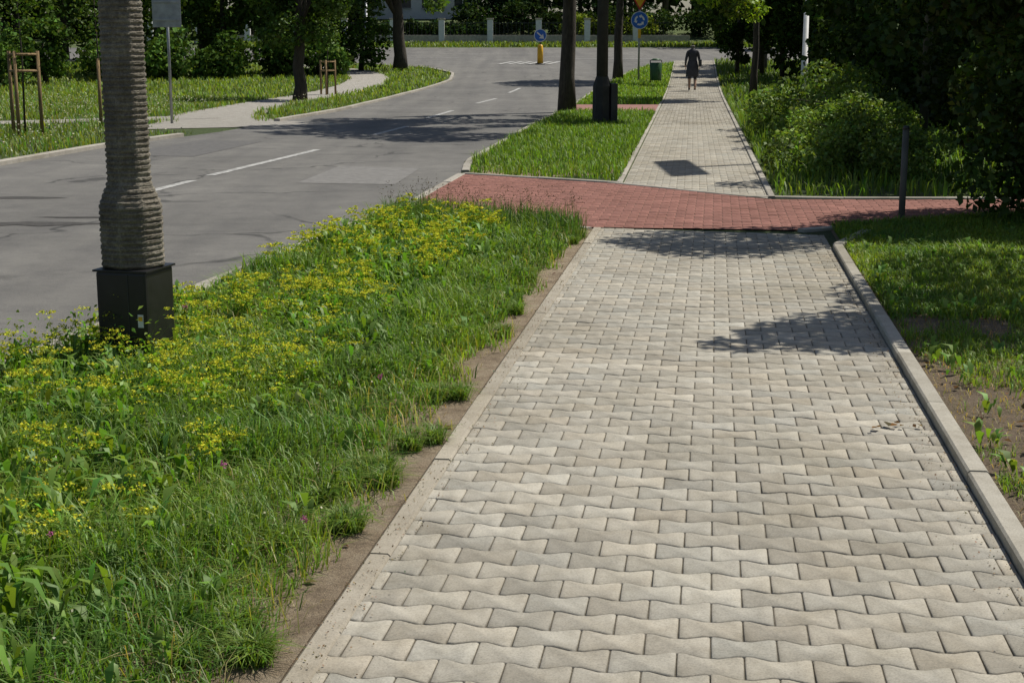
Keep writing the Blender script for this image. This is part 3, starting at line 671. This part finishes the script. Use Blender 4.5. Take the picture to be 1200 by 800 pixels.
def arrow_arc(cx,cz,R,a0,par,y):
    pts=[];w=.035
    A_=np.linspace(a0,a0+math.radians(70),8)
    for a in A_: pts.append((cx+(R+w)*math.cos(a),cz+(R+w)*math.sin(a)))
    a=A_[-1]; pts.append((cx+(R+.08)*math.cos(a),cz+(R+.08)*math.sin(a))); b=a+math.radians(32); pts.append((cx+R*math.cos(b),cz+R*math.sin(b))); pts.append((cx+(R-.08)*math.cos(a),cz+(R-.08)*math.sin(a)))
    for a in A_[::-1]: pts.append((cx+(R-w)*math.cos(a),cz+(R-w)*math.sin(a)))
    flatpoly('arrow',pts,y,M_white,par)
def roundabout_sign():
    X,Y=5.15,60; z=float(zt(Y)); par=empty('roundabout_sign')
    tube('post',[(X,Y,z-.1),(X,Y,z+3.9)],[.04,.04],M_galv,par)
    disc('white_rim',(X,2.66),.35,M_white,par,Y-.06); disc('blue_disc',(X,2.66),.325,M_blue,par,Y-.072)
    for k in range(3): arrow_arc(X,2.66,.17,math.radians(120*k),par,Y-.085)
    t=[(X-.50,3.9),(X,3.04),(X+.50,3.9)]; flatpoly('give_way_red',t,Y-.06,M_red,par)
    t=[(X-.40,3.84),(X,3.15),(X+.40,3.84)]; flatpoly('give_way_yellow',t,Y-.068,M_yellow,par)
    box('yellow_band',(X,Y-.05,2.18),(.12,.02,.45),M_yellow,par,0,.003)
roundabout_sign()
def keep_right():
    X,Y=1.45,76; z=float(zt(Y)); par=empty('keep_right_sign')
    tube('bollard',[(X,Y,z),(X,Y,z+.95),(X,Y,z+1.0)],[.16,.14,.10],M_yellow,par,16); tube('bollard_foot',[(X,Y,z),(X,Y,z+.06)],[.26,.24],M_dark,par,16)
    tube('post',[(X,Y,z+.9),(X,Y,2.5)],[.035,.035],M_dark,par)
    disc('white_rim',(X,2.2),.33,M_white,par,Y-.06); disc('blue_disc',(X,2.2),.29,M_blue,par,Y-.072)
    a=[(-.16,.19),(-.19,.13),(.02,-.06),(-.07,-.14),(.19,-.17),(.14,.08),(.07,.0)]
    flatpoly('arrow',[(X+p,2.2+q) for p,q in a],Y-.085,M_white,par)
keep_right()
def sign_back():
    X,Y=-7.1,30.6; par=empty('traffic_sign')
    tube('post',[(X,Y,-.1),(X,Y,3.0)],[.03,.03],M_galv,par)
    box('panel',(X-.0,Y-.045,2.3),(.58,.02,.66),M_galv,par,.1,.008)
    box('bracket',(X-.0,Y-.075,2.12),(.5,.03,.04),M_galv,par,.1,.004); box('bracket_upper',(X-.0,Y-.075,2.48),(.5,.03,.04),M_galv,par,.1,.004)
sign_back()
def stakes(X,Y,h,rr,n=3):
    z=float(zt(Y)); par=empty('staked_sapling'); P=[]
    for k in range(n):
        a=2*math.pi*k/n+.5; P.append((X+rr*math.cos(a),Y+rr*math.sin(a)))
        tube('stake_%d'%(k+1),[(P[-1][0],P[-1][1],z-.1),(P[-1][0],P[-1][1],z+h)],[.035,.033],M_wood,par,8)
    if n>1:
        for k in range(n):
            p,q=P[k],P[(k+1)%n]
            for hh in (h-.06,h-.35): tube('rail',[(p[0],p[1],z+hh),(q[0],q[1],z+hh)],[.024,.024],M_wood,par,6)
    tube('stem',[(X,Y,z),(X+.03,Y,z+1.4),(X,Y,z+2.8)],[.022,.016,.008],M_bark,par,6)
    nl=700; c=np.array([X,Y,z+2.4]); Pn=c+rng.normal(0,1,(nl,3))*np.array([.28,.28,.42]); leafcloud('crown',Pn,rng.uniform(.05,.1,nl),vcol(nl,(.07,.12,.02)),M_leaf,par)
stakes(-8.75,26.3,1.5,.3); stakes(-8.15,29,1.35,.02,1); stakes(-6.2,49.5,1.15,.28)
pp=empty('metal_post'); tube('post',[(3.5,13.0,-.1),(3.5,13.0,.84)],[.03,.03],simple('weathered_post_mat',(.10,.10,.09),.7),pp); tube('cap',[(3.5,13.0,.84),(3.5,13.0,.87)],[.036,.02],M_dark,pp)
def bin_():
    X,Y=5.75,59; z=float(zt(Y)); par=empty('litter_bin'); g=simple('bin_green_mat',(.03,.09,.03),.5)
    tube('body',[(X,Y,z+.12),(X,Y,z+.16),(X,Y,z+.8),(X,Y,z+.82)],[.18,.21,.24,.22],g,par,20); tube('lid',[(X,Y,z+.9),(X,Y,z+.98)],[.25,.12],g,par,20)
    for s in (-1,1): tube('leg',[(X+s*.2,Y,z),(X+s*.23,Y,z+.92)],[.02,.02],M_dark,par,6)
bin_()
def shadow_panel():
    par=empty('shadow_caster_panel'); X,Y=5.95,21.4  # unseen panel added above the view to cast a rectangular shadow on far path
    tube('post',[(X+.06,Y,-.1),(X+.06,Y,7.5)],[.07,.06],M_dark,par)
    box('panel',(X-.07,Y,7.0),(.04,2.3,.85),M_white,par,0,.01); box('frame',(X-.045,Y,7.0),(.02,2.4,.95),M_dark,par,0,.005)
shadow_panel()
def fence():
    Y=108.5; z=float(zt(Y)); par=empty('boundary_fence'); st=simple('fence_stone_mat',(.42,.38,.30),.85)
    px=list(np.arange(-30,12,3.55)); 
    box('plinth',(-9,Y,z+.25),(44,.25,.75),st,par,0,.02)
    ob=[]
    for x in px: ob.append(box('pillar',(x,Y-.01,z+.85),(.42,.42,1.8),M_white,None,0,.03)); ob.append(box('pillar_cap',(x,Y-.01,z+1.79),(.52,.52,.1),st,None,0,.02))
    join(ob,'pillars',par); ob=[]
    for x in np.arange(-30,12,.3): ob.append(box('bar',(x,Y,z+1.05),(.03,.03,1.1),M_dark,None,0,0))
    for h in (.65,1.5): ob.append(box('rail',(-9,Y,z+h),(42,.04,.04),M_dark,None,0,0))
    join(ob,'bars',par)
fence()
def house():
    X,Y=-8.0,128.; z=float(zt(Y)); par=empty('white_house'); wall=simple('white_render_mat',(.62,.61,.58),.85,var=.08,scale=2); roof=simple('roof_tile_mat',(.16,.07,.05),.8)
    W,Dp,H=11.,8.,6.2; fy=Y-Dp/2
    # front wall built around the openings
    wins=[(-4.6,-3.2),(-2.2,-.4),(.5,2.3),(3.2,4.6)]; rows=[(.9,2.2),(3.7,5.0)]
    xsn=[-W/2]+[v for w2 in wins for v in w2]+[W/2]; ob=[]
    for i in range(0,len(xsn)-1,2): ob.append(box('pier',(X+(xsn[i]+xsn[i+1])/2,fy,z+H/2),(xsn[i+1]-xsn[i],.3,H),wall,None,0,0))
    hs=[(0,.9),(2.2,3.7),(5.0,H)]
    for a,b in wins:
        for h0,h1 in hs: ob.append(box('spandrel',(X+(a+b)/2,fy,z+(h0+h1)/2),(b-a-.002,.294,h1-h0),wall,None,0,0))
    join(ob,'front_wall',par)
    box('side_wall',(X-W/2+.15,Y+.16,z+H/2),(.3,Dp,H),wall,par,0,0); box('side_wall',(X+W/2-.15,Y+.16,z+H/2),(.3,Dp,H),wall,par,0,0); box('back_wall',(X,Y+Dp/2,z+H/2),(W-.62,.3,H),wall,par,0,0)
    for a,b in wins:
        for h0,h1 in rows:
            box('window_glass',(X+(a+b)/2,fy+.06,z+(h0+h1)/2),(b-a-.02,.03,h1-h0-.02),M_glass,par,0,0)
            box('window_mullion',(X+(a+b)/2,fy+.02,z+(h0+h1)/2),(.06,.04,h1-h0-.03),M_white,par,0,0)
            box('window_sill',(X+(a+b)/2,fy-.2,z+h0-.03),(b-a+.1,.1,.05),M_galv,par,0,0)
    V=[(X-W/2-.5,Y-Dp/2-.5,z+H),(X+W/2+.5,Y-Dp/2-.5,z+H),(X+W/2+.5,Y+Dp/2+.5,z+H),(X-W/2-.5,Y+Dp/2+.5,z+H),(X-W/2+2.5,Y,z+H+3),(X+W/2-2.5,Y,z+H+3)]
    pymesh('roof',V,[(0,1,5,4),(1,2,5),(2,3,4,5),(3,0,4),(3,2,1,0)],roof,par)
house()

# ------------------------------------------------------------ pedestrian
def skinmesh(name,verts,edges,rads,parent,mats,matfn,root=0,sub=2):
    me=bpy.data.meshes.new(name); me.from_pydata(verts,edges,[]); ob=link(bpy.data.objects.new(name,me))
    ob.modifiers.new('s','SKIN'); sv=me.skin_vertices[0].data
    for i,r_ in enumerate(rads): sv[i].radius=r_ if isinstance(r_,tuple) else (r_,r_); sv[i].use_root=(i==root)
    m=ob.modifiers.new('u','SUBSURF'); m.levels=sub; m.render_levels=sub
    dg=bpy.context.evaluated_depsgraph_get(); nm=bpy.data.meshes.new_from_object(ob.evaluated_get(dg))
    bpy.data.objects.remove(ob); nm.name=name
    for mm in mats: nm.materials.append(mm)
    for p in nm.polygons: p.use_smooth=True; p.material_index=matfn(p.center)
    return link(bpy.data.objects.new(name,nm),parent)
def person():
    X,Y=6.42,52.5; par=empty('pedestrian',(X,Y,float(zt(Y))+.012)); par.rotation_euler=(0,0,math.radians(-6))
    skin=simple('skin_mat',(.42,.26,.18),.6,var=.06); coat=simple('dark_clothes_mat',(.045,.045,.055),.9); tro=simple('trousers_mat',(.05,.05,.06),.9); hair=simple('grey_hair_mat',(.16,.14,.12),.8); shoe=simple('shoe_mat',(.03,.03,.03),.6)
    v=[(0,0,.93),(0,-.0,1.08),(0,-.01,1.27),(0,0,1.40),(0,.02,1.47),(0,.03,1.535),(0,.035,1.60),
       (-.17,0,1.365),(-.235,-.04,1.10),(-.25,.05,.88),(-.25,.075,.82),
       (.17,0,1.365),(.235,.02,1.10),(.245,.13,.89),(.245,.16,.83),
       (-.09,0,.86),(-.10,.12,.49),(-.10,.08,.09),(-.10,.21,.04),
       (.09,0,.86),(.10,-.02,.48),(.10,-.20,.13),(.10,-.10,.04)]
    e=[(0,1),(1,2),(2,3),(3,4),(4,5),(5,6),(3,7),(7,8),(8,9),(9,10),(3,11),(11,12),(12,13),(13,14),(0,15),(15,16),(16,17),(17,18),(0,19),(19,20),(20,21),(21,22)]
    R=[(.17,.13),(.15,.12),(.18,.125),(.10,.08),.052,.08,.088,.068,.048,.032,.036,.068,.048,.032,.036,.10,.066,.042,.04,.10,.066,.042,.04]
    def mf(c):
        if c.z>1.47: return 3 if (c.y<.075 or c.z>1.62) else 0
        if abs(c.x)>.2 and c.z<.9: return 0
        if c.z>.86: return 1
        if c.z<.10: return 4
        if c.z<.42: return 0
        return 2
    skinmesh('body',v,e,R,par,[skin,coat,tro,hair,shoe],mf)
    for s,(hx,hy,hz) in ((-1,(-.25,.085,.80)),(1,(.245,.17,.81))):
        V=[];RR=[]
        for k in range(4):
            o=(k-1.5)*.019; L=[.07,.08,.075,.06][k]
            V+=[(hx,hy+o,hz),(hx,hy+o+.004,hz-L*.5),(hx-s*.012,hy+o+.008,hz-L)]; RR+=[.009,.008,.007]
        V+=[(hx,hy+.03,hz+.02),(hx-s*.01,hy+.055,hz-.01),(hx-s*.015,hy+.06,hz-.04)]; RR+=[.011,.01,.008]
        for q in range(5):
            skinmesh('finger',V[q*3:q*3+3],[(0,1),(1,2)],RR[q*3:q*3+3],par,[skin],lambda c:0,sub=1)
    n=20; VV=[];FF=[]
    for i,(z,rx,ry,yo) in enumerate([(1.06,.16,.13,0),(.93,.195,.155,0),(.75,.215,.18,.01),(.52,.235,.21,.02),(.50,.22,.2,.02)]):
        for k in range(n):
            a=2*math.pi*k/n; w2=1+.04*math.sin(5*a)*(i>1); VV.append((rx*w2*math.cos(a),yo+ry*w2*math.sin(a),z))
    for i in range(4):
        for k in range(n): FF.append((i*n+k,i*n+(k+1)%n,(i+1)*n+(k+1)%n,(i+1)*n+k))
    pymesh('skirt',VV,FF,coat,par,True)
    box('shoulder_bag',(.27,-.03,.98),(.10,.28,.24),M_dark,par,0,.03)
    tube('bag_strap',[(.26,-.03,1.1),(.15,-.05,1.42),(.1,.0,1.44)],[.012,.012,.012],M_dark,par,6)
person()

# ------------------------------------------------------------ light, sky, camera
w_=bpy.data.worlds.new('World'); scene.world=w_; w_.use_nodes=True
nt=w_.node_tree; sky=nt.nodes.new('ShaderNodeTexSky'); sky.sky_type='NISHITA'; sky.sun_disc=False
EL,AZ=math.radians(58),math.radians(58)
sky.sun_elevation=EL; sky.sun_rotation=AZ; sky.air_density=1; sky.dust_density=1.5
nt.links.new(sky.outputs[0],nt.nodes['Background'].inputs[0]); nt.nodes['Background'].inputs[1].default_value=.072
sl=bpy.data.lights.new('sun','SUN'); sl.energy=5.; sl.angle=math.radians(.5); sl.color=(1,.95,.86)
so=link(bpy.data.objects.new('sun',sl)); d=Vector((math.sin(AZ)*math.cos(EL),math.cos(AZ)*math.cos(EL),math.sin(EL)))
so.rotation_euler=d.to_track_quat('Z','Y').to_euler(); so.location=d*50
cd=bpy.data.cameras.new('camera'); cam=link(bpy.data.objects.new('camera',cd)); cam.location=(0,0,1.54)
cam.rotation_euler=(math.radians(90-11.4),0,0); cd.lens=51; cd.sensor_width=36; cd.clip_end=3000; cd.clip_start=.05
scene.camera=cam
